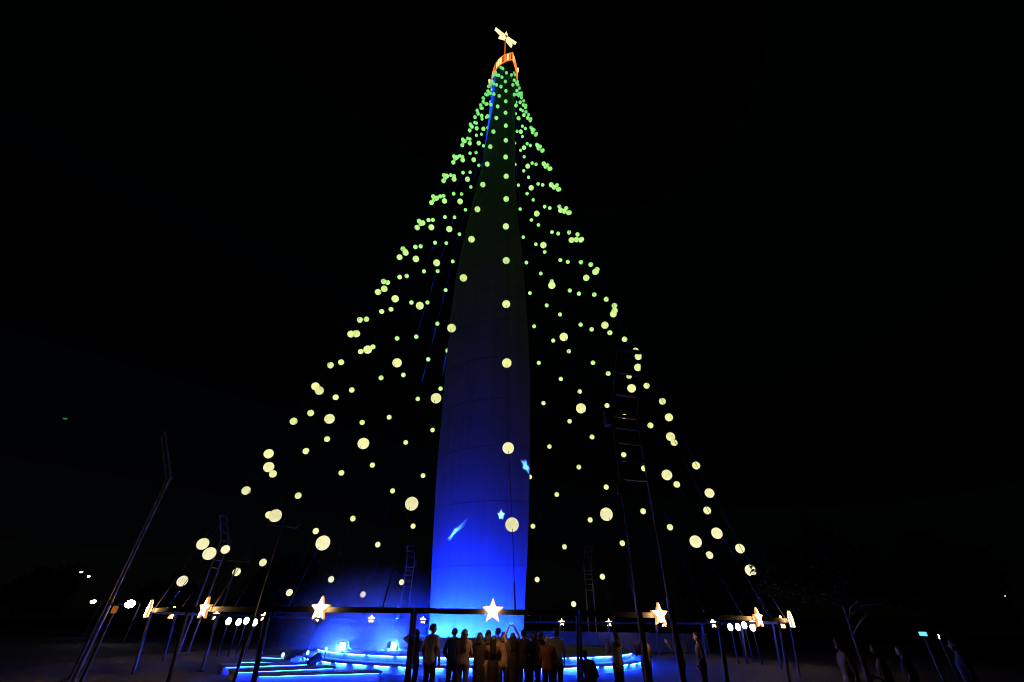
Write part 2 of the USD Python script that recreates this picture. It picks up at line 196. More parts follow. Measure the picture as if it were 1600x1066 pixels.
    'A5': [(-4.19, 34.62, 81.74), (-4.82, 34.54, 76.92), (-5.47, 34.46, 72.10), (-6.14, 34.38, 67.29), (-6.84, 34.31, 62.48), (-7.57, 34.24, 57.67), (-8.33, 34.17, 52.87), (-9.28, 33.96, 48.15), (-10.09, 33.96, 43.32), (-10.94, 33.92, 38.52), (-11.83, 33.90, 33.71), (-12.71, 33.87, 28.92), (-13.63, 33.84, 24.15), (-14.59, 33.82, 19.37), (-15.58, 33.79, 14.65), (-16.60, 33.77, 9.99), (-17.70, 33.75, 5.32)],
    'A4': [(-4.27, 35.18, 80.09), (-4.86, 35.26, 75.26), (-5.48, 35.35, 70.42), (-6.12, 35.45, 65.60), (-6.79, 35.56, 60.77), (-7.49, 35.68, 55.96), (-8.42, 35.77, 51.14), (-9.14, 35.92, 46.33), (-9.91, 36.06, 41.53), (-10.70, 36.25, 36.73), (-11.52, 36.40, 31.98), (-12.38, 36.63, 27.14), (-13.25, 36.85, 22.38), (-14.19, 37.07, 17.61), (-15.10, 37.33, 12.88), (-16.14, 37.58, 8.10), (-17.07, 37.85, 3.71)],
    'A3': [(-3.83, 35.57, 81.91), (-4.36, 35.78, 77.06), (-4.90, 36.00, 72.21), (-5.47, 36.24, 67.37), (-6.05, 36.49, 62.53), (-6.66, 36.75, 57.70), (-7.57, 37.03, 52.84), (-8.18, 37.31, 48.03), (-8.85, 37.63, 43.21), (-9.49, 37.95, 38.43), (-10.21, 38.32, 33.61), (-10.94, 38.70, 28.84), (-11.72, 39.11, 24.04), (-12.50, 39.54, 19.28), (-13.36, 40.00, 14.46), (-14.30, 40.46, 9.68), (-15.21, 40.96, 4.88)],
    'A2': [(-3.71, 36.06, 79.94), (-4.15, 36.38, 75.11), (-4.60, 36.72, 70.28), (-5.08, 37.08, 65.45), (-5.57, 37.46, 60.63), (-6.50, 37.90, 55.74), (-6.97, 38.29, 50.95), (-7.47, 38.68, 46.19), (-8.00, 39.15, 41.40), (-8.51, 39.56, 36.72), (-9.08, 40.17, 31.84), (-9.67, 40.72, 27.08), (-10.30, 41.31, 22.29), (-11.00, 41.92, 17.52), (-11.69, 42.57, 12.73), (-12.40, 43.24, 7.96), (-13.10, 43.82, 3.95)],
    'A1': [(-3.47, 36.56, 77.62), (-3.81, 36.98, 72.75), (-4.16, 37.43, 67.88), (-4.53, 37.89, 63.02), (-4.91, 38.38, 58.16), (-5.31, 38.90, 53.31), (-5.72, 39.44, 48.46), (-6.15, 40.01, 43.61), (-6.60, 40.61, 38.78), (-7.07, 41.24, 33.95), (-7.83, 41.88, 29.08), (-8.18, 42.59, 24.28), (-8.63, 43.31, 19.51), (-9.17, 44.07, 14.72), (-9.66, 44.89, 9.92), (-10.21, 45.74, 5.09)],
}
BLUE = (0.0025, 0.019, 1.0)
WASH = [23000, 23000, 23000, 20000, 8000]
WASH2 = [7600, 8200, 4800, 1200]
BEAM = 4.0e8
GOBO = [3.0e10, 2.6e10, 2.0e10]
SMOKE = 0.3
# ---------------------------------------------------------------- the tower
LZ = np.array([(-2, -5.3), (2.69, -5.52), (4.75, -5.69), (6.89, -5.85), (9.21, -5.98), (12.25, -6.18), (17.48, -6.32), (22.94, -6.47), (28.5, -6.62), (35.01, -6.53), (39.24, -6.29), (43.93, -5.94), (50.54, -5.38), (54.98, -4.93), (58.99, -4.49), (62.43, -4.2), (71.01, -4.15), (77.5, -4.15), (84.2, -4.2)])
RZ = np.array([(-2, 0.9), (2.69, 1.05), (4.58, 1.19), (6.54, 1.3), (8.67, 1.41), (11.46, 1.49), (16.26, 1.59), (21.26, 1.6), (26.36, 1.47), (32.31, 1.18), (37.2, 0.84), (40.45, 0.54), (46.48, 0.2), (53.44, -0.11), (61.54, -0.43), (71.11, -0.59), (77.73, -0.67), (84.2, -0.72)])
def section(z):
    """plan of the tower at height z: a bowed front face between two edges, flanks and a bowed back"""
    xl, xr = np.interp(z, *LZ.T), np.interp(z, *RZ.T)
    L, R = np.array((xl, 35.0)), np.array((xr, 32.0))
    k = np.clip((z - 50) / 10, 0, 1)
    LB = np.array((np.interp(z, [0, 50, 58, 62.3, 66.9, 71.9, 78.4, 84], [xl + .35, xl + .35, -5.05, -4.88, -4.68, -4.58, -4.57, -4.55]), 36.5))
    RB = np.array((np.interp(z, [0, 45, 59, 68, 84], [xr - .1, xr - .1, 0.10, -0.06, 0.15]), 35.4))
    def arc(a, b, bow, n):
        t = np.linspace(0, 1, n + 1)[:-1]; d = b - a; nrm = np.array((d[1], -d[0])) / np.linalg.norm(d)
        return [a + d * q + nrm * bow * 4 * q * (1 - q) for q in t]
    w = np.linalg.norm(R - L)
    return np.array(arc(L, R, 0.16 * w, 16) + arc(R, RB, 0.12, 5) + arc(RB, LB, 0.9, 8) + arc(LB, L, 0.05, 3))
def shell(z0, z1, n, inset=0.0):
    zs = np.linspace(z0, z1, n + 1); rows = []
    for z in zs:
        s = section(z)
        if inset:
            c = s.mean(0); d = s - c; s = c + d * (1 - inset / np.linalg.norm(d, axis=1, keepdims=True))
        rows.append(np.column_stack([s, np.full(len(s), z)]))
    V = np.vstack(rows); m = len(rows[0]); Fc = []
    for i in range(n):
        for j in range(m):
            a, b = i * m + j, i * m + (j + 1) % m; Fc += [(a, b, b + m), (a, b + m, a + m)]
    for base, flip in ((0, True), (n * m, False)):
        V = np.vstack([V, V[base:base + m].mean(0)]); c = len(V) - 1
        for j in range(m):
            t = (base + j, base + (j + 1) % m, c); Fc.append(t[::-1] if flip else t)
    return trimesh.Trimesh(V, Fc, process=False)
tower = thing('concrete_tower', 'tall bulging concrete tower washed with blue light inside the cone of globe strings', 'tower')
LIFT, z = 4.2, 1.0
obj('core', shell(0.9, 83.9, 30, 0.06), M['tower'], tower)
while z < 83.5:
    z1 = min(z + LIFT, 84.0)
    obj('concrete_lift', shell(z + 0.02, z1 - 0.02, 4), M['tower'], tower); z = z1
# crown: a ring of orange light bars standing on the rim
top = section(84.0); per = np.vstack([top, top[:1]]); cum = np.concatenate([[0], np.cumsum(np.linalg.norm(np.diff(per, axis=0), axis=1))])
def rim(s, out=0.12):
    s = s % cum[-1]; p = np.array([np.interp(s, cum, per[:, 0]), np.interp(s, cum, per[:, 1])]); c = top.mean(0); return p + (p - c) / np.linalg.norm(p - c) * out, p
nb = 34
for zz in (84.05, 86.9):
    obj('rail', pipe([(*rim(q)[0], zz) for q in np.linspace(0, cum[-1], 61)], 0.07, 6), M['orange'], tower)
for i in range(nb):
    p, _ = rim(cum[-1] * i / nb); h = rng.uniform(2.2, 2.8)
    k = ['orange', 'orange_dim', 'orange_hot', 'orange', 'orange_hot', 'orange'][int(rng.integers(6))]
    q = rim(cum[-1] * i / nb + 0.01)[0]; a = math.atan2(q[1] - p[1], q[0] - p[0])
    obj('light_bar', box((0.32, 0.10, h), (p[0], p[1], 84.15 + h / 2), a), M[k], tower)
for p in ((-4.85, 35.3, 83.9), (0.32, 34.3, 86.2)):
    obj('floodlight', [ball(0.24, p, 2, (0.8, 1, 1.5)), ball(0.2, (p[0] + .02, p[1], p[2] - .8), 2, (.7, .7, 2.2))], M['orange_hot'], tower)
obj('mast', [tube((-2.25, 33.9, 84), (-2.2, 33.8, 97.5), 0.16, 0.11), tube((-2.25, 33.9, 84), (-2.22, 33.85, 91), 0.24, 0.16)], M['orange_dim'], tower)
obj('roof_slab', shell(83.9, 84.08, 1, 0.05), M['tower'], tower)
# top star
def star_solid(R, r, depth, ridge=0.0):
    pts = [((R if i % 2 == 0 else r) * math.sin(i * PI / 5), (R if i % 2 == 0 else r) * math.cos(i * PI / 5)) for i in range(10)]
    V = [(x, -depth / 2, z) for x, z in pts] + [(x, depth / 2, z) for x, z in pts] + [(0, -depth / 2 - ridge, 0), (0, depth / 2 + ridge, 0)]; Fc = []
    for i in range(10):
        j = (i + 1) % 10; Fc += [(i, j, 20), (10 + j, 10 + i, 21), (i, 10 + i, 10 + j), (i, 10 + j, j)]
    m = trimesh.Trimesh(V, Fc, process=False); m.fix_normals(); return m
ts = thing('top_star', 'glowing five-pointed star on the mast at the very top of the tower', 'star', (-2.21, 33.8, 98.9), math.atan2(2.6, 4.3))
RS, rs, DS = 2.63, 0.72, 0.55
pts = [((RS if i % 2 == 0 else rs) * math.sin(i * PI / 5), (RS if i % 2 == 0 else rs) * math.cos(i * PI / 5)) for i in range(10)]
for i in range(5):      # five arms, each two leds faces meeting at the tip
    a, b, c = pts[(2 * i - 1) % 10], pts[2 * i], pts[(2 * i + 1) % 10]
    V = [(x, y, zz) for y in (-DS / 2, DS / 2) for x, zz in ((a[0], a[1]), (b[0] * 0.96 + a[0] * .04, b[1] * .96 + a[1] * .04), (b[0] * .96 + c[0] * .04, b[1] * .96 + c[1] * .04), (c[0], c[1]), (a[0] * .3 + c[0] * .3, a[1] * .3 + c[1] * .3))]
    obj('arm', trimesh.convex.convex_hull(np.array(V)), M['star_top'], ts, smooth=False)
obj('hub', tube((0, -0.42, 0), (0, 0.42, 0), 0.3), M['orange_dim'], ts)
obj('clamp', tube((0, 0, -1.7), (0, 0, -0.3), 0.1), M['dark_steel'], ts)
# ---------------------------------------------------------------- platform round the foot of the tower
plat = thing('round_platform', 'round stepped concrete platform with blue lit risers at the foot of the tower', 'platform', (0, 0, 0))
obj('lower_riser', disc_slab(10.2, 0.0, 0.24, PC), M['platform'], plat)
obj('lower_tread', disc_slab(10.32, 0.24, 0.335, PC), M['platform'], plat)
obj('upper_riser', disc_slab(9.55, 0.335, 0.57, PC), M['platform'], plat)
obj('upper_tread', disc_slab(9.63, 0.57, 0.61, PC), M['platform'], plat)
obj('plinth', disc_slab(5.6, 0.61, 1.06, (TX, TY - 0.3)), M['platform'], plat)
obj('plinth_lip', ring_band(5.4, 5.6, 1.06, 1.2, 0, 2 * PI, 96, (TX, TY - 0.3)), M['platform'], plat)
for i in range(36):     # led strips under the upper nosing, one per segment
    a0 = -PI + i * 2 * PI / 36
    obj('led_strip', ring_band(9.565, 9.60, 0.545, 0.562, a0 + .012, a0 + 2 * PI / 36 - .012, 5, PC), M['strip_blue'], plat)
for i in range(51):     # shorter strips with gaps under the lower nosing: scallops of light on the riser
    a0 = -PI + i * 2 * PI / 51
    obj('led_strip', ring_band(10.225, 10.265, 0.215, 0.232, a0 + .025, a0 + 2 * PI / 51 - .025, 4, PC), M['strip_low'], plat)
# blue washers behind the plinth lip
wa = proto('wall_washer')
obj('body', box((0.7, 0.16, 0.12), (0, 0, 0.06), bev=.02), M['black'], wa)
obj('lens', box((0.64, 0.015, 0.09), (0, 0.082, 0.065)), M['black'], wa)
WL = [('left end of the plinth', -5.9, 34.0, -62), ('left part of the plinth', -4.9, 32.5, -35), ('plinth just left of the star lamp', -3.4, 31.3, -28), ('plinth behind the star lamp', -1.7, 30.5, -25), ('plinth near the tower right edge', 0.2, 30.4, 12)]
def washer(x, y, deg, label, power, tilt):
    w = thing('wall_washer', label, 'flood lamp', (x, y, 1.065), math.radians(deg), 'flood bars round the foot of the tower')
    w.GetReferences().AddInternalReference(wa.GetPath())
    rl = UsdLux.RectLight.Define(stage, str(w.GetPath()) + '/beam')
    rl.CreateWidthAttr(0.64); rl.CreateHeightAttr(0.09); rl.CreateNormalizeAttr(False); rl.CreateIntensityAttr(power); rl.CreateColorAttr(BLUE)
    rl.AddTranslateOp().Set(Gf.Vec3d(0, 0.10, 0.07)); rl.AddRotateXOp().Set(90 + tilt)
for i, (nm, x, y, deg) in enumerate(WL): washer(x, y, deg, 'blue flood bar lighting the tower foot from the ' + nm, WASH[i], 5)
for i, (nm, a) in enumerate([('far left', -70), ('left', -45), ('front left', -22), ('front', 0)]):
    a = math.radians(a); washer(TX + 5.1 * math.sin(a), TY - 0.3 - 5.1 * math.cos(a), math.degrees(a), 'blue flood bar behind the plinth lip at its %s, shining up the tower' % nm, WASH2[i], 15)
# flood lamps on stands, on the left of the platform
def flood(name, label, loc, rz, tilt, strength_mat, size=0.34, stand=0.35):
    t = thing(name, label, 'flood lamp', loc, rz)
    obj('stand', [tube((0, 0, 0), (0, 0, stand), 0.025), box((0.3, 0.3, 0.03), (0, 0, 0.015))], M['black'], t)
    obj('housing', box((size + .06, 0.14, size + .06), (0, -0.08, stand + size / 2), rx=tilt, bev=.02), M['black'], t)
    obj('yoke', pipe([(-size / 2 - .05, -.08, stand + size / 2), (-size / 2 - .05, -.08, stand - .02), (size / 2 + .05, -.08, stand - .02), (size / 2 + .05, -.08, stand + size / 2)], .015), M['dark_steel'], t)
    obj('lens', box((size, 0.02, size), (0, 0.005, stand + size / 2), rx=tilt), strength_mat, t)
    return t
flood('flood_lamp', 'brilliant blue flood lamp on a stand, the left one of two on the platform', (-8.65, 27.0, 0.61), PI - 0.1, -0.15, M['flood_blue'], 0.26, 0.06)
flood('flood_lamp', 'brilliant blue flood lamp on a stand, nearer the tower of the two', (-6.3, 28.5, 0.61), PI - 0.1, -0.15, M['flood_blue'], 0.26, 0.05)
# narrow blue beam from behind on the left, up the left flank of the tower
sn = thing('beam_projector', 'dark beam projector behind the platform throwing blue light up the tower flank', 'projector', (-9.4, 42.2, 0.61))
tgt = np.array((-4.6, 35.8, 62.0)); o0 = np.array((-9.4, 42.2, 1.31)); dr = (tgt - o0) / np.linalg.norm(tgt - o0)
def snoot(parent, o, d, L, half, mat, name='snoot'):
    u = np.cross(d, (0, 0, 1)); u /= np.linalg.norm(u); w = np.cross(u, d); th = 0.012; ms = []
    R = np.eye(4); R[:3, 0], R[:3, 1], R[:3, 2] = u, w, d
    for c, s in (((half + th / 2, 0, L / 2), (th, 2 * half + 2 * th, L)), ((-half - th / 2, 0, L / 2), (th, 2 * half + 2 * th, L)), ((0, half + th / 2, L / 2), (2 * half, th, L)), ((0, -half - th / 2, L / 2), (2 * half, th, L)), ((0, 0, -th / 2), (2 * half, 2 * half, th))):
        m = trimesh.creation.box(s); m.apply_translation(c); m.apply_transform(R); m.apply_translation(o); ms.append(m)
    obj(name, ms, mat, parent, smooth=False); return R
Rm = snoot(sn, o0 - np.array(sn.GetAttribute('xformOp:translate').Get()), dr, 0.9, 0.075, M['black'])
obj('base', [box((0.5, 0.5, 0.08), (0, 0, 0.04)), tube((0, 0, 0.05), (0, 0, 0.62), 0.04)], M['black'], sn)
rl = UsdLux.RectLight.Define(stage, str(sn.GetPath()) + '/beam'); rl.CreateWidthAttr(0.08); rl.CreateHeightAttr(0.08); rl.CreateIntensityAttr(BEAM); rl.CreateColorAttr((0.004, 0.06, 1.0))
Rl = np.eye(4); Rl[:3, 0], Rl[:3, 1], Rl[:3, 2] = Rm[:3, 0], -Rm[:3, 1], -Rm[:3, 2]; Rl[:3, 3] = (0, 0, 0.7) + dr * 0.02
rl.AddTransformOp().Set(Gf.Matrix4d(*Rl.T.ravel().tolist()))
# gobo projectors: a point lamp in a tube behind a star-shaped hole
def gobo(loc, target, size, label, power, hl=0.55):
    """a moving-head lamp on a yoke; its star plate throws a star of about size metres on the tower"""
    loc, target = np.array(loc, float), np.array(target, float)
    t = thing('moving_head_lamp', label, 'stage light', loc)
    o = np.array((0, 0, 0.42)); d = target - loc - o; dist = np.linalg.norm(d); d /= dist
    obj('base', box((0.34, 0.28, 0.12), (0, 0, 0.06), bev=.03), M['black'], t)
    u = np.cross(d, (0, 0, 1)); u /= np.linalg.norm(u)
    obj('yoke', pipe([tuple(np.array((0, 0, .13)) + u * .2), tuple(o + u * .2)], .03) + pipe([tuple(np.array((0, 0, .13)) - u * .2), tuple(o - u * .2)], .03) + [tube(np.array((0, 0, .13)) - u * .22, np.array((0, 0, .13)) + u * .22, .035)], M['black'], t)
    half = 0.11; R = snoot(t, o - d * 0.2, d, hl, half, M['black'], 'head')
    rr = size / dist * hl / 2
    hole = [((rr if i % 2 == 0 else rr * .42) * math.sin(i * PI / 5), (rr if i % 2 == 0 else rr * .42) * math.cos(i * PI / 5)) for i in range(10)]
    from shapely.geometry import Polygon
    hw = half + 0.011
    m = trimesh.creation.extrude_polygon(Polygon([(-hw, -hw), (hw, -hw), (hw, hw), (-hw, hw)], [hole]), 0.003, engine='earcut'); m.apply_translation((0, 0, hl + 0.001)); m.apply_transform(R); m.apply_translation(o - d * 0.2)
    obj('star_plate', m, M['black'], t, smooth=False)
    if not power: return t
    s = UsdLux.SphereLight.Define(stage, str(t.GetPath()) + '/lamp'); s.CreateRadiusAttr(0.0008); s.CreateNormalizeAttr(False); s.CreateIntensityAttr(power); s.CreateColorAttr((0.045, 0.20, 1.0))
    s.AddTranslateOp().Set(Gf.Vec3d(*(o - d * 0.19).tolist()))
gobo((-12.9, 37.0, 0.0), (-4.02, 33.06, 7.39), 0.42, 'moving-head stage light on the ground behind the platform at its left', GOBO[0])
gobo((-1.2, 21.8, 0.0), (-0.6, 31.86, 8.39), 0.55, 'moving-head stage light on the ground hidden behind the crowd', GOBO[1])
gobo((8.6, 26.0, 0.0), (1.22, 31.95, 12.0), 0.62, 'moving-head stage light at the right edge of the round platform', GOBO[2])
gobo((-10.42, 25.0, 0.0), (-5, 30, 6), 0.6, 'unlit moving-head stage light between the lit steps and the marker lights', 0)
gobo((-8.42, 22.7, 0.0), (-4, 30, 5), 0.6, 'unlit moving-head stage light in front of the platform left end', 0)
# ---------------------------------------------------------------- strings of globe lamps
LBL = {'C': 'string of globe lamps running straight down the middle of the tower', 'B0': 'string of small globe lamps behind, coming out at the tower right edge',
       'A8': 'outermost string of globe lamps down the left edge of the light tree', 'R5': 'outermost string of globe lamps down the right edge of the light tree'}
W5 = ['first', 'second', 'third', 'fourth', 'fifth', 'sixth', 'seventh', 'eighth']
for i in range(5):
    LBL['L%d' % (i + 1)] = '%s string of large near globe lamps left of the one on the tower' % W5[i]
    if i < 4: LBL['R%d' % (i + 1)] = '%s string of large near globe lamps right of the one on the tower' % W5[i]
for i in range(7):
    LBL['A%d' % (i + 1)] = '%s string of small far globe lamps out from the tower left side' % W5[i]
    LBL['B%d' % (i + 1)] = '%s string of small far globe lamps right of the one at the tower edge' % W5[i]
RB, ZB = 17.3, 2.12        # the hoop the strings are tied to
ICO = trimesh.creation.icosphere(2, 0.24)
for k, P in STRINGS.items():
    P = np.array(P); t = thing('globe_string', LBL[k], 'light string', (0, 0, 0), 0, 'strings of globe lamps round the tower')
    d = P[-1, :2] - (CX, CY); a = math.atan2(d[0], -d[1]); anchor = np.array((CX + RB * math.sin(a), CY - RB * math.cos(a), ZB + .06))
    topz = 84.0; q = P[0, :2] - np.array((-2.2, 34.3)); q = q / np.linalg.norm(q) * 2.35 + np.array((-2.2, 34.3)); start = np.array((q[0], q[1], topz))
    outw = np.array((d[0], d[1], 0)) / np.linalg.norm(d)
    line = [start] + [p + outw * 0.10 + np.array((0, 0, 0.0)) for p in P] + [anchor]
    obj('cable', pipe(line, 0.012, 5), M['cable'], t)
    obj('turnbuckle', tube(anchor + (line[-2] - anchor) * .28, anchor, 0.035 if k == 'C' else 0.022, n=6), M['dark_steel'], t)
    for p in P:
        m = ICO.copy(); m.apply_translation(p); obj('globe', m, M['globe'], t, smooth=True)
# ---------------------------------------------------------------- hoop on posts, star lamps
hoop = thing('hoop_rail', 'dark ring rail on leaning posts, crossing in front of the tower at head height', 'railing')
PA = [math.radians(x) for x in (-3.5, 13.0, 31.6, -19.8, -33.9, -50, 48, 64, 79, 94, 109, 125, 141, 157, 173, -60, -76, -92, -108, -124, -140, -156)]
PA.sort()
for i, a in enumerate(PA):
    b = PA[(i + 1) % len(PA)] + (2 * PI if i == len(PA) - 1 else 0)
    obj('rail', ring_band(RB - .06, RB + .06, ZB - .07, ZB + .07, a + .0012, b - .0012, 6, (CX, CY)), M['rail'], hoop)
    s, c = math.sin(a), -math.cos(a)
    obj('post', [tube((CX + (RB + .0) * s + dx * c, CY + (RB + .0) * c - dx * s, ZB - .05), (CX + (RB - .25) * s + dx * c, CY + (RB - .25) * c - dx * s, 0), 0.045, n=10) for dx in (-.05, .05)], M['steel'], hoop)
sp_ = proto('star_lamp')
obj('star', star_solid(0.295, 0.122, 0.10, 0.03), M['star'], sp_, smooth=False)
obj('rim', star_solid(0.335, 0.15, 0.085), M['star_rim'], sp_, smooth=False)  # glowing outline put in for the orange bloom round each star
obj('bracket', [box((0.05, 0.12, 0.06), (0, 0.10, -0.02)), box((0.12, 0.03, 0.12), (0, 0.17, 0.0))], M['steel'], sp_)
SA = [-158.4, -142.0, -125.0, -108.5, -92.8, -76.3, -45.9, -28.7, -12.9, 4.2, 21.9, 38.7, 51.9, 76.0, 90.4, 105.7, 123.0, 141.2, 156.7]
def star_label(i):
    if i == 9: return 'big glowing star lamp on the rail right in front of the blue tower'
    if 6 <= i <= 8: return '%s glowing star lamp along the near rail left of the one before the tower' % W5[8 - i]
    if 10 <= i <= 12: return '%s glowing star lamp along the near rail right of the one before the tower' % W5[i - 10]
    if i < 6: return '%s small glowing star on the far rail, counted outwards from the tower left side' % W5[i]
    return '%s small glowing star on the far rail, counted outwards from the tower right side' % W5[18 - i]
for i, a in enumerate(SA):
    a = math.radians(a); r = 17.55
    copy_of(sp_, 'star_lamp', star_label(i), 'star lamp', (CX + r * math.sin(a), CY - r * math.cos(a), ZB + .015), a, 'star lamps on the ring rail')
# ---------------------------------------------------------------- lighting masts: two rails with rungs, bent outwards at the top
def mast(x, y, label, hb=6.9, gap=0.82, near=False, out=0.95, upz=1.8):
    d = np.array((x - CX, y - CY)); a = math.atan2(d[0], -d[1])
    t = thing('lighting_mast', label, 'lighting mast', (x, y, 0), a, 'bent lighting masts outside the ring rail')
    g = gap / 2
    for s in (-1, 1):
        obj('rail', [tube((s * g, 0, 0), (s * g, 0, hb), 0.052, n=8), tube((s * g, 0, hb), (s * g, -out, hb + upz), 0.046, n=8)], M['mast'], t)
    hs = [2.9 + .0, 4.25, 4.85, 5.45, 6.05, 6.6]
    hs = [5.05, 5.55, 6.05, 6.5, 6.85]
    for h in hs: obj('rung', tube((-g, 0, h), (g, 0, h), 0.036, n=6), M['mast'], t)
    for q in (0.3, 0.62, 0.95): obj('rung', tube((-g, -out * q, hb + upz * q), (g, -out * q, hb + upz * q), 0.034, n=6), M['mast'], t)
    for q in (0.3, 0.62, 0.95):
        f = obj('floodlight', box((gap - .14, 0.07, 0.13), (0, -out * q + .08, hb + upz * q + .04), bev=.015), M['black'], t)
    for h in hs[2:]:
        f = obj('floodlight', box((gap - .14, 0.07, 0.10), (0, .07, h + .05), bev=.015), M['black'], t)
    obj('loudspeaker', box((0.20, 0.24, 0.50), (-g - .15, 0.02, hb - .12), bev=.03), M['dark_steel'], t)
    obj('junction_box', box((0.12, 0.10, 0.24), (-g - .09, 0.0, 4.75), bev=.015), M['dark_steel'], t)
    obj('base_plate', box((gap + .3, 0.4, 0.03), (0, 0, 0.015)), M['mast'], t)
    obj('sleeve', [tube((s * g, 0, 0.03), (s * g, 0, 2.4), 0.068, n=8) for s in (-1, 1)], M['mast'], t)
    return t
mast(3.35, 11.2, 'near ladder-like lighting mast right of the tower, tall and bent back at the top')
mast(-15.0, 18.5, 'leaning-looking lighting mast at the far left of the plaza, seen edge on')
mast(-21.8, 35.0, 'far lighting mast on the left behind the star lamps')
mast(-10.6, 50.5, 'far lighting mast just left of the tower foot', hb=7.3)
mast(8.7, 51.5, 'far lighting mast just right of the tower foot', hb=7.6)
# slim poles with a cross bar
def tpole(x, y, h, rz, label):
    t = thing('slim_pole', label, 'pole', (x, y, 0), rz)
    obj('shaft', tube((0, 0, 0), (0, 0, h), 0.045, 0.03, 10), M['steel'], t)
    obj('cross_bar', box((0.9, 0.12, 0.07), (0, 0, h + .03), bev=.02), M['steel'], t)
    obj('lamp_head', [box((0.26, 0.16, 0.10), (0.36, 0, h + .1), bev=.03)], M['dark_steel'], t)
    obj('base_plate', box((.3, .3, .03), (0, 0, .015)), M['dark_steel'], t)
tpole(-6.84, 13.43, 4.15, 0.5, 'slim pole with a cross bar on top, the nearer of two on the left')
tpole(-13.12, 22.68, 4.15, 0.5, 'slim pole with a cross bar on top, the farther of two on the left')
# ---------------------------------------------------------------- stepped seating on the left
seat = thing('stepped_seating', 'row of long low concrete steps lit blue, left of the round platform', 'steps')
for i, (a, b, dp) in enumerate([((-13.1, 27.6), (-11.3, 27.3), 1.0), ((-12.4, 24.3), (-10.4, 24.9), 1.0), ((-11.6, 21.6), (-8.9, 23.6), 1.0), ((-10.0, 19.5), (-7.2, 22.0), .8), ((-8.6, 18.3), (-4.8, 20.2), .8)]):
    a, b = np.array(a), np.array(b); L = np.linalg.norm(b - a); ang = math.atan2(b[1] - a[1], b[0] - a[0]); c = (a + b) / 2 + np.array((-math.sin(ang), math.cos(ang))) * dp / 2
    hh = 0.30
    s = obj('step', box((L, dp, hh - .06), (c[0], c[1], (hh - .06) / 2), ang), M['platform'], seat, smooth=False)
    obj('nosing', box((L + .06, dp + .16, .06), (c[0], c[1], hh - .028), ang, bev=.012), M['platform'], s, smooth=False)
    e = (a + b) / 2 + np.array((math.sin(ang), -math.cos(ang))) * 0.04
    obj('led_strip', box((L - .2, 0.03, 0.012), (e[0], e[1], hh - .066), ang), M['seat_strip'], s)
bl = proto('marker_light')
obj('stem', tube((0, 0, 0), (0, 0, 0.34), 0.03), M['black'], bl)
obj('lens', ball(0.085, (0, 0, 0.42), 2, (.8, .8, 1.25)), M['bollard_blue'], bl)
for i, (x, y, z) in enumerate([(-11.42, 24.0, 0.02), (-10.77, 25.0, 0.07), (-9.99, 26.0, 0.13), (-9.28, 26.5, 0.61 - .36), (-8.97, 27.6, 0.61 - .33)]):
    copy_of(bl, 'marker_light', '%s pale blue marker light in the row above the lit steps, from the left' % W5[i], 'marker light', (x, y, z), 0, 'marker lights by the lit steps')
# ---------------------------------------------------------------- lamps farther off
gp = proto('globe_post_lamp')
obj('post', tube((0, 0, 0), (0, 0, 1.68), 0.05), M['dark_steel'], gp); obj('globe', ball(0.18, (0, 0, 1.88), 2, (.88, .88, 1.12)), M['white_lamp'], gp); obj('collar', tube((0, 0, 1.64), (0, 0, 1.70), 0.09), M['dark_steel'], gp)
for i, (x, y, z) in enumerate([(-17.8, 32, 1.80), (-17.14, 32, 1.77), (-16.68, 32, 1.84), (-16.11, 32, 1.75), (14.22, 32, 1.89), (14.71, 32, 1.90), (15.15, 32, 2.01), (15.64, 32, 1.88)]):
    copy_of(gp, 'post_lamp', '%s white globe lamp from the left in the row of four on the %s' % (W5[i % 4], ('left', 'right')[i // 4]), 'post lamp', (x, y, z - 1.88), 0, 'white globe lamps on posts')
def street(x, y, z, r, label, mat, arm=0.9, name='street_lamp'):
    t = thing(name, label, 'street lamp', (x, y, 0))
    obj('post', tube((0, 0, 0), (0, 0, z + .2), 0.08, 0.05), M['dark_steel'], t)
    obj('arm', tube((0, 0, z + .18), (-arm * .3, -arm, z + .25), 0.035), M['dark_steel'], t)
    h = obj('lamp_head', box((0.5, 0.8, 0.12), (-arm * .3, -arm, z + .24), bev=.04), M['dark_steel'], t)
    obj('lamp', ball(r, (-arm * .3, -arm, z + .1), 2, (1, 1, .8)), mat, h)
street(-34.3, 46, 2.9, 0.40, 'street lamp with a brilliant white glow at the left, behind the leaning mast', M['street_lamp'])
street(-50.4, 61, 3.5, 0.30, 'smaller white street lamp left of the brilliant one', M['white_lamp'])
street(-80.7, 91, 9.1, 0.24, 'upper left of two tiny white lamps above the street lamps', M['white_lamp'])
street(-78.9, 91, 8.4, 0.24, 'lower right of two tiny white lamps above the street lamps', M['white_lamp'])
street(83.1, 81, 6.8, 0.10, 'faint tiny lamp near the right edge above the people', M['white_lamp'])
og = thing('orange_lamp', 'small orange lamp glowing behind the edge-on mast at the left', 'lamp', (-12.6, 15.9, 0))
obj('post', tube((0, 0, 0), (0, 0, 1.95), 0.04), M['dark_steel'], og); obj('lamp', box((0.13, 0.13, 0.20), (0, 0, 2.05), bev=.03), M['orange_lamp'], og); obj('cap', box((0.24, 0.24, 0.04), (0, 0, 2.19), bev=.01), M['dark_steel'], og)
sc = thing('screen_stand', 'lit pale blue screen on a stand among the people at the far right', 'screen', (11.56, 14.0, 0), -0.6)
obj('post', tube((0, 0.03, 0), (0, 0.03, 1.7), 0.03), M['black'], sc); obj('frame', box((0.19, 0.03, 0.115), (0, 0.012, 1.74), bev=.008), M['black'], sc); obj('display', box((0.17, 0.006, 0.095), (0, -0.009, 1.74)), M['screen'], sc)
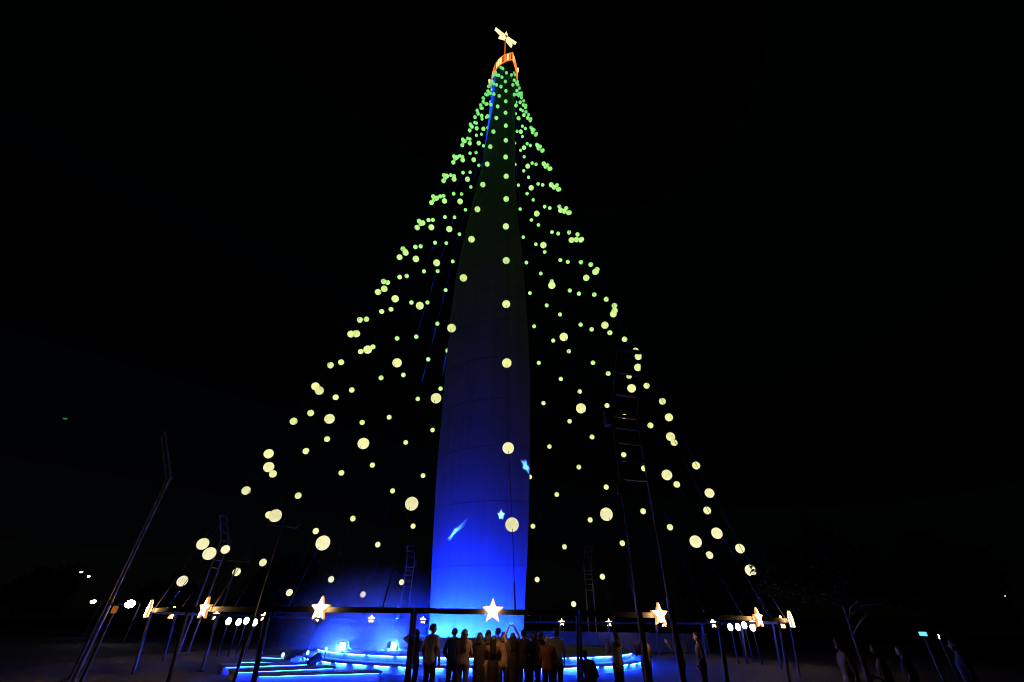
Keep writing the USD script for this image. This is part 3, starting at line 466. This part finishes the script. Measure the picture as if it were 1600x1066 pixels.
ll = thing('stick_lamp', 'thin slanted white lamp right of the lit screen', 'lamp', (11.96, 14.0, 0))
obj('post', tube((0, 0, 0), (0, 0, 1.63), 0.02), M['black'], ll); obj('tube', tube((0, 0, 1.63), (0.02, 0, 1.74), 0.014), M['white_lamp'], ll)
dn = thing('flying_light', 'tiny green light hovering in the dark sky at the far left', 'light', (-45.9, 40, 18.9))
obj('body', box((0.5, 0.5, 0.16), (0, 0, 0), bev=.06), M['black'], dn); obj('light', ball(0.14, (0, 0, -.1), 2, (1.6, 1, .7)), M['green_led'], dn)
for i in range(4):
    a = PI / 4 + i * PI / 2; e = (0.55 * math.cos(a), 0.55 * math.sin(a), 0.08)
    ar = obj('arm', tube((0, 0, 0.03), e, 0.03), M['black'], dn); obj('rotor', box((0.5, 0.05, 0.012), (e[0], e[1], .14), a), M['black'], ar)
# ---------------------------------------------------------------- wall, hedge and trees behind
wl = thing('boundary_wall', 'low dark wall behind the platform, right of the tower', 'wall', (9.5, 47.5, 0), -0.06)
for i in range(9): obj('wall_panel', box((1.96, 0.25, 1.35), (-8 + i * 2, 0, 0.675), bev=.02), M['wall'], wl)
obj('coping', box((18.2, 0.36, 0.08), (0, 0, 1.392), bev=.02), M['wall'], wl)
def tree(name, label, x, y, h, cr, n, seed, z0=2.2, sparse=1.0, group=None):
    r = np.random.default_rng(seed); t = thing(name, label, 'tree', (x, y, 0), 0, group)
    br = [tube((0, 0, 0), (0.1, 0, h * .45), .16 * h / 8, .10 * h / 8)]; tips = []
    for i in range(14):
        a = r.uniform(0, 2 * PI); z = r.uniform(.28, .62) * h; L = cr * r.uniform(.5, .95)
        b = (0.1 * z / h, 0, min(z, h * .5)); m = (L * .5 * math.cos(a), L * .5 * math.sin(a), z + L * .25); e = (L * math.cos(a), L * math.sin(a), z + L * r.uniform(.2, .7))
        br += [tube(b, m, .05 * h / 8, .035 * h / 8, 6), tube(m, e, .035 * h / 8, .012, 6)]; tips += [m, e]
    br.append(tube((0.1, 0, h * .45), (0, 0.1, h * .9), .10 * h / 8, .02)); tips += [(0, 0, h * .7), (0, .1, h * .9)]
    obj('trunk', br, M['bark'], t)
    V, Fc = [], []; tips = np.array(tips)
    cl = tips[r.integers(len(tips), size=60)] + r.normal(0, cr * .22, (60, 3))
    c = cl[r.integers(60, size=n)] + r.normal(0, cr * .13, (n, 3)); c[:, 2] = np.maximum(c[:, 2], z0 + r.uniform(-.3, .5, n))
    s = .07 * cr ** .5 * sparse
    u = r.normal(size=(n, 3)); u /= np.linalg.norm(u, axis=1, keepdims=True); w = np.cross(u, r.normal(size=(n, 3))); w /= np.linalg.norm(w, axis=1, keepdims=True)
    sz = s * r.uniform(.7, 1.5, (n, 1))
    V = np.stack([c - u * sz * 1.6, c + w * sz * .7, c + u * sz * 1.6, c - w * sz * .7], 1).reshape(-1, 3); k = np.arange(n)[:, None] * 4
    Fc = np.vstack([k + [0, 1, 2], k + [0, 2, 3]])
    p = obj('crown', trimesh.Trimesh(V, Fc, process=False), M['leaf'], t, smooth=False); tag(p, kind='stuff')
tree('broadleaf_tree', 'dark leafy tree on the right whose leaves cover two of the lowest globes', 11.6, 17.0, 5.2, 2.0, 7500, 3, 2.9, 0.55)
tree('broadleaf_tree', 'dark tree at the left beyond the street lamps', -78, 82, 9, 4.2, 7000, 4, 2.0, 1.5)
tree('broadleaf_tree', 'dark tree beyond the brilliant street lamp on the left', -52, 74, 7, 3.2, 7000, 5, 1.8, 1.3)
tree('broadleaf_tree', 'dark tree behind the white globe lamps on the left', -27, 56, 8, 3.6, 7000, 6, 2.0, 1.4)
tree('broadleaf_tree', 'dark tree behind the white globe lamps on the right', 24, 52, 9, 4.0, 7000, 8, 2.0, 1.4)
tree('broadleaf_tree', 'dark tree behind the people at the far right', 42, 48, 10, 4.5, 7000, 9, 2.0, 1.5)
# ---------------------------------------------------------------- people
SPH = {}
def sphere_pts(c, r, n=1):
    if n not in SPH: SPH[n] = trimesh.creation.icosphere(n, 1.0).vertices
    return SPH[n] * r + np.asarray(c, float)
def hull(*cr, n=1): return m3.Manifold.hull_points(np.vstack([sphere_pts(c, r, n) for c, r in cr]).astype(float))
def fuse(parts): return m3.Manifold.batch_boolean(parts, m3.OpType.Add)
def soft(man, L=0.04, it=5):
    m = man.refine_to_length(L).to_mesh(); t = trimesh.Trimesh(m.vert_properties[:, :3], m.tri_verts, process=True)
    trimesh.smoothing.filter_taubin(t, lamb=0.5, nu=0.53, iterations=it); return t
V3 = lambda *a: np.array(a, float)
def mix(a, b, t): return a + (b - a) * t
CLOTH = {}
def cloth(col, rough=0.85):
    key = tuple(np.round(col, 3))
    if key not in CLOTH: CLOTH[key] = plain('cloth_%03d' % len(CLOTH), col, rough, 0, 0.25, 9, 0.3)
    return CLOTH[key]
M['skin'] = [plain('skin_light', (0.42, 0.25, 0.18), .5, 0, .06), plain('skin_tan', (0.30, 0.17, 0.11), .5, 0, .06)]
HAIR = {'dark': plain('hair_dark', (0.02, 0.014, 0.010), .45, 0, .3, 30, .4), 'brown': plain('hair_brown', (0.06, 0.032, 0.016), .45, 0, .3, 30, .4), 'grey': plain('hair_grey', (0.55, 0.54, 0.52), .55, 0, .2, 30, .4)}
M['shoe'] = plain('dark_shoes', (0.02, 0.02, 0.02), .5)
M['eye'] = plain('eye_dark', (0.01, 0.008, 0.006), .2)
ARMS = {   # elbow, wrist offsets for the right arm (x to the body's right, y forward, z up), metres at 1.75 m
    'down': ((.25, -.03, 1.15), (.26, .05, .90)), 'pocket': ((.28, -.06, 1.16), (.19, .08, .98)), 'phone': ((.22, .16, 1.20), (.07, .34, 1.48)),
    'raised': ((.24, .14, 1.66), (.10, .22, 1.90)), 'head': ((.34, .08, 1.50), (.13, .10, 1.66)), 'fold': ((.25, .04, 1.14), (.02, .20, 1.17)), 'hip': ((.34, -.06, 1.17), (.19, .04, 1.00)), 'bag': ((.24, .02, 1.15), (.20, .20, 1.10))}
def person(x, y, h, face, top, bottom, label, arms=('down', 'down'), hair='dark', long=0, sleeve='short', dress=0, skin=1, build=1.0, crouch=0, lean=0.0, turn=0.0, stride=0.0, backpack=False, bald=False, group=None):
    """face: heading in degrees, 0 = away from the camera, 90 = towards the picture's right, 180 = facing it"""
    s = h / 1.75; fa = math.radians(face)
    t = thing('person', label, 'person', (x, y, 0), -fa, group)
    b = build
    drop = 0.42 * crouch
    def B(p):   # upper body: leans forward about the hips, drops when crouching
        p = np.array(p, float); q = p - (0, 0, .95); c_, s_ = math.cos(lean), math.sin(lean)
        return np.array((q[0], q[1] * c_ + q[2] * s_, .95 + q[2] * c_ - q[1] * s_ - drop)) + (0, -.16 * crouch, 0)
    hip, knee, ank = {}, {}, {}
    for sd in (-1, 1):
        st = stride * sd
        hip[sd] = B((sd * .09 * b, 0, .93)); ank[sd] = V3(sd * .11, -.03 + st * .18, .09); knee[sd] = V3(sd * .105, .02 + st * .06 + .30 * crouch, .50 - .05 * crouch)
    sh = {sd: B((sd * .175 * b, -.01, 1.42)) for sd in (-1, 1)}
    el, wr = {}, {}
    for sd, nm in ((-1, arms[0]), (1, arms[1])):
        e, w = ARMS[nm]; el[sd] = B((sd * e[0], e[1], e[2])); wr[sd] = B((sd * w[0], w[1], w[2]))
    tt = math.radians(turn)
    def Hd(p):
        p = np.array(p, float) - (0, 0, 1.55); c_, s_ = math.cos(tt), -math.sin(tt)
        return B(np.array((p[0] * c_ - p[1] * s_, p[0] * s_ + p[1] * c_, p[2] + 1.55)))
    head = [hull((Hd((0, .0, 1.655)), .088), (Hd((0, -.025, 1.66)), .086), n=2), hull((Hd((0, .02, 1.64)), .074), (Hd((0, .045, 1.575)), .042), n=2), hull((Hd((0, .085, 1.655)), .014), (Hd((0, .112, 1.618)), .014)),
            hull((Hd((-.03, .078, 1.572)), .012), (Hd((.03, .078, 1.572)), .012))] + [hull((Hd((sd * .088, -.005, 1.655)), .016), (Hd((sd * .09, -.01, 1.62)), .012)) for sd in (-1, 1)]
    neck = [hull((B((0, -.01, 1.43)), .062), (Hd((0, -.005, 1.57)), .052))]
    def torso(g): return [hull((B((-.065 * b, 0, .98)), .115 * b + g), (B((.065 * b, 0, .98)), .115 * b + g), (B((-.05 * b, .0, 1.12)), .10 * b + g), (B((.05 * b, 0, 1.12)), .10 * b + g)),
                          hull((B((-.05 * b, .0, 1.12)), .10 * b + g), (B((.05 * b, 0, 1.12)), .10 * b + g), (B((-.085 * b, .0, 1.31)), .105 * b + g), (B((.085 * b, .0, 1.31)), .105 * b + g)),
                          hull((B((-.085 * b, .0, 1.31)), .105 * b + g), (B((.085 * b, .0, 1.31)), .105 * b + g), (sh[-1], .055 + g), (sh[1], .055 + g), (B((0, -.01, 1.46)), .055 + g))]
    def legs(g, lo=0.0):
        o = []
        for sd in (-1, 1):
            o += [hull((hip[sd], .098 * b + g), (knee[sd], .06 * b + g)), hull((knee[sd], .06 * b + g), (mix(knee[sd], ank[sd], .3), .056 * b + g), (ank[sd] + V3(0, 0, lo), .042 + g))]
        return o
    def arm(sd, g, frac):
        o = [hull((sh[sd], .055 * b + g), (mix(sh[sd], el[sd], min(1, frac)), (.043 if frac >= 1 else .047) * b + g))]
        if frac > 1: o.append(hull((el[sd], .043 * b + g), (mix(el[sd], wr[sd], frac - 1), .034 + g)))
        return o
    body = torso(0) + head + neck + legs(0) + arm(-1, 0, 2) + arm(1, 0, 2) + [hull((ank[sd], .04), (ank[sd] + V3(0, -.03, -.045), .035), (ank[sd] + V3(sd * .01, .15, -.058), .026)) for sd in (-1, 1)]
    bm = soft(fuse(body), .045, 4)
    hands = []
    for sd in (-1, 1):
        d = wr[sd] - el[sd]; d /= np.linalg.norm(d); u = np.cross(d, V3(1, 0, 0) if abs(d[0]) < .8 else V3(0, 1, 0)); u /= np.linalg.norm(u); n_ = np.cross(d, u); w = wr[sd]
        ps = [hull((w, .028), (w + d * .085 + u * .026, .015), (w + d * .085 - u * .026, .015))]
        for i, L in enumerate((.062, .074, .070, .054)):
            o = w + d * .09 + u * (.028 - .0187 * i); m1 = o + d * L * .55 + n_ * .008 * sd; m2 = m1 + d * L * .4 + n_ * .022 * sd; ps += [hull((o, .0095), (m1, .009)), hull((m1, .009), (m2, .008))]
        o = w + d * .03 + u * .03; m1 = o + d * .035 + u * .025; ps += [hull((o, .012), (m1, .0105)), hull((m1, .0105), (m1 + d * .03 + n_ * .012 * sd, .009))]
        mm = fuse(ps).to_mesh(); hands.append(trimesh.Trimesh(mm.vert_properties[:, :3], mm.tri_verts, process=False))
    def put(name, mesh, mat, parent=t):
        if not isinstance(mesh, trimesh.Trimesh):
            if isinstance(mesh, list): mesh = trimesh.util.concatenate(mesh)
        mesh.apply_scale(s); return obj(name, mesh, mat, parent, smooth=True)
    put('body', [bm] + hands, M['skin'][skin])
    fr = {'none': .25, 'short': .75, 'long': 1.93}[sleeve]
    g = .014
    tp = torso(g) + arm(-1, g, fr) + arm(1, g, fr)
    if not dress: tp.append(hull((B((-.07 * b, 0, .90)), .118 * b + g), (B((.07 * b, 0, .90)), .118 * b + g), (B((-.05 * b, 0, 1.1)), .104 * b + g), (B((.05 * b, 0, 1.1)), .104 * b + g)))
    put('top', soft(fuse(tp), .045, 3), cloth(top))
    if dress:
        z = {1: .45, 2: .22}[dress]
        sk = [hull((B((-.06, 0, 1.08)), .108 * b + g), (B((.06, 0, 1.08)), .108 * b + g), (V3(-.10, .0, z), .09), (V3(.10, .0, z), .09), (V3(0, .09, z), .09), (V3(0, -.09, z), .09))]
        put('skirt', soft(fuse(sk), .05, 2), cloth(bottom))
    else:
        put('trousers', soft(fuse([hull((hip[-1], .105 * b), (hip[1], .105 * b), (B((0, 0, 1.0)), .12 * b))] + legs(.016, .02)), .045, 3), cloth(bottom))
    put('shoes', [soft(fuse([hull((ank[sd] + V3(0, -.01, -.01), .046), (ank[sd] + V3(0, -.04, -.05), .038), (ank[sd] + V3(sd * .01, .16, -.055), .033))]), .05, 1) for sd in (-1, 1)], M['shoe'])
    if not bald:
        hp = [hull((Hd((0, -.02, 1.672)), .092), (Hd((0, -.045, 1.655)), .088), (Hd((0, .025, 1.70)), .066), n=2)]
        if long:
            hp += [hull((Hd((-.05, -.05, 1.64)), .062), (Hd((.05, -.05, 1.64)), .062), (B((-.05, -.10, 1.60 - .30 * long)), .05), (B((.05, -.10, 1.60 - .30 * long)), .05))]
        put('hair', soft(fuse(hp), .035, 2), HAIR[hair])
    for sd in (-1, 1):
        put('eye', ball(.010, tuple(Hd((sd * .031, .083, 1.648))), 1), M['eye'])
    if backpack:
        put('backpack', soft(fuse([hull((B((-.1, -.2, 1.36)), .07), (B((.1, -.2, 1.36)), .07), (B((-.11, -.22, 1.02)), .09), (B((.11, -.22, 1.02)), .09))]), .05, 3), M['black'])
    return t, B, wr, s, fa
def at_x(px, Y): # world x of a picture column near the horizon, for laying the crowd out
    return Y * (px - 800) / F / (cp + sp * 0.72)
PEOPLE = [
 # picture column, depth, height, heading, top, bottom, label, options
 (657, 12.6, 1.66, -20, (.36, .25, .25), (.02, .02, .03), 'woman in a pale pink top raising a hand to her face at the left', dict(arms=('head', 'phone'), hair='brown', long=.5, lean=.05)),
 (683, 12.4, 1.80, 25, (.42, .40, .42), (.03, .03, .05), 'tall man in a pale grey shirt at the left end, looking right', dict(turn=35)),
 (717, 12.8, 1.70, 10, (.015, .018, .035), (.015, .015, .025), 'person all in dark blue beside the long-haired woman', dict(sleeve='long', arms=('pocket', 'pocket'))),
 (733, 12.2, 1.68, 8, (.30, .22, .24), (.25, .20, .22), 'woman with very long brown hair, arms folded in front, in pale clothes', dict(arms=('fold', 'fold'), hair='brown', long=1.25, sleeve='none')),
 (757, 12.5, 1.60, 15, (.03, .015, .015), (.03, .015, .015), 'person in dark brown clothes at the left side of the tight group', dict(sleeve='long', dress=1, arms=('fold', 'fold'), long=.4)),
 (770, 13.1, 1.66, 5, (.55, .42, .28), (.40, .30, .22), 'woman in a cream top and light skirt under the big star', dict(arms=('down', 'phone'), dress=1, sleeve='none', long=.7)),
 (778, 12.0, 1.52, -5, (.16, .08, .05), (.14, .07, .05), 'short woman in a brown dress with long dark hair in front of the group', dict(arms=('fold', 'fold'), dress=2, hair='dark', long=1.1)),
 (785, 13.6, 1.72, -10, (.30, .17, .10), (.05, .04, .04), 'man in a tan shirt at the back of the tight group', dict(arms=('phone', 'phone'))),
 (794, 12.9, 1.62, 0, (.35, .20, .12), (.06, .04, .03), 'person in an orange-brown top in the middle of the tight group', dict(arms=('hip', 'phone'), long=.3, hair='brown')),
 (808, 12.3, 1.60, -8, (.05, .02, .015), (.04, .02, .015), 'person in a dark dress holding a phone up overhead', dict(arms=('raised', 'raised'), dress=2, sleeve='none', long=.9)),
 (825, 13.0, 1.68, 12, (.03, .015, .02), (.02, .015, .02), 'person in black right of the one holding a phone overhead', dict(sleeve='long', arms=('pocket', 'fold'))),
 (841, 13.2, 1.64, 0, (.12, .08, .03), (.03, .02, .02), 'person in an olive top with long dark hair', dict(long=1.0, arms=('down', 'bag'))),
 (852, 13.4, 1.67, 4, (.04, .025, .02), (.03, .02, .02), 'dark-haired person in black behind the white-haired one', dict(sleeve='long')),
 (862, 12.4, 1.54, 20, (.24, .07, .02), (.04, .02, .02), 'white-haired person in a rust orange jacket', dict(hair='grey', sleeve='long', arms=('fold', 'fold'), build=1.12)),
 (876, 12.9, 1.74, -15, (.38, .40, .45), (.03, .03, .04), 'tall man in a light blue-grey shirt at the right end of the crowd', dict(turn=-20)),
 (921, 12.8, 1.62, -25, (.10, .05, .05), (.02, .02, .03), 'crouching person with a black backpack right of the dark post', dict(crouch=1, lean=.35, backpack=True, sleeve='long', arms=('phone', 'phone'))),
 (969, 12.6, 1.66, -35, (.45, .43, .45), (.05, .02, .03), 'woman in a white top holding a phone before her, left of the near mast', dict(arms=('phone', 'phone'), long=.6, hair='brown')),
 (1012, 13.0, 1.62, -30, (.22, .11, .04), (.02, .02, .02), 'person in an ochre jacket partly behind the left rail of the near mast', dict(sleeve='long', arms=('phone', 'bag'))),
 (1066, 13.4, 1.64, -70, (.03, .03, .04), (.02, .02, .02), 'person half hidden behind the right rail of the near mast', dict(sleeve='long', arms=('phone', 'phone'), skin=0)),
 (1097, 12.4, 1.68, -75, (.02, .02, .03), (.02, .02, .02), 'person in black with a reddish lit face right of the near mast', dict(sleeve='long', arms=('pocket', 'pocket'), skin=0)),
 (1318, 10.6, 1.66, -80, (.22, .22, .28), (.02, .02, .02), 'man in a grey T-shirt alone on the right, facing left', dict(skin=1)),
 (1372, 10.4, 1.56, -60, (.03, .04, .12), (.02, .02, .02), 'dim person in a dark blue top just right of the man in grey', dict(arms=('fold', 'fold'))),
 (1410, 11.2, 1.52, -40, (.04, .02, .02), (.02, .02, .02), 'dim short person in dark clothes left of the lit screen', dict(arms=('pocket', 'pocket'), long=.4)),
 (1498, 10.8, 1.66, -60, (.02, .02, .05), (.02, .02, .02), 'dim person at the far right beyond the lit screen', dict(sleeve='long')),
]
for px, Y, h, face, top, bot, label, kw in PEOPLE:
    Y = Y + 2.9 if px < 1110 else Y
    X = at_x(px, Y); t, Bf, wr, s, fa = person(X, Y, h, face, top, bot, label, **kw)
    if 'overhead' in label and 'right of' not in label:
        c = (wr[-1] + wr[1]) / 2 * s + V3(0, .06, .10); a = -fa
        c = V3(c[0] * math.cos(a) - c[1] * math.sin(a), c[0] * math.sin(a) + c[1] * math.cos(a), c[2])
        ph = thing('smartphone', 'smartphone held up overhead in the crowd', 'phone', (X + c[0], Y + c[1], c[2]), a)
        obj('case', box((0.16, 0.010, 0.078), bev=.004), M['black'], ph); obj('display', box((0.145, 0.003, 0.068), (0, -.0065, 0)), M['screen'], ph)
# ---------------------------------------------------------------- thin stage smoke round the blue flood lamps, also put in as their bloom
smk = usdkit.material(stage, '/World/Looks/stage_smoke', {
    'g': ('geometry', {}), 'm': ('mapping', {'mapping_type': 'point', 'location': (7.6 / 6.0, -28.0 / 5.0, -1.1 / 4.2), 'scale': (1 / 6.0, 1 / 5.0, 1 / 4.2)}), 'gr': ('gradient_texture', {'gradient_type': 'quadratic_sphere'}),
    'k': ('math', {'math_type': 'multiply', 'value2': SMOKE}), 'v': ('principled_volume', {'color': (0.9, 0.9, 0.92), 'anisotropy': 0.3})},
    [('g.position', 'm.vector'), ('m.vector', 'gr.vector'), ('gr.fac', 'k.value1'), ('k.value', 'v.density')], volume='v.volume')
sm = trimesh.creation.icosphere(3, 1.0); sm.apply_scale((6.0, 5.0, 4.2)); sm.apply_translation((-7.6, 28.0, 1.1)); sm.vertices[:, 2] = np.maximum(sm.vertices[:, 2], 0.625)
tag(obj('stage_smoke', sm, smk, smooth=False), kind='stuff')
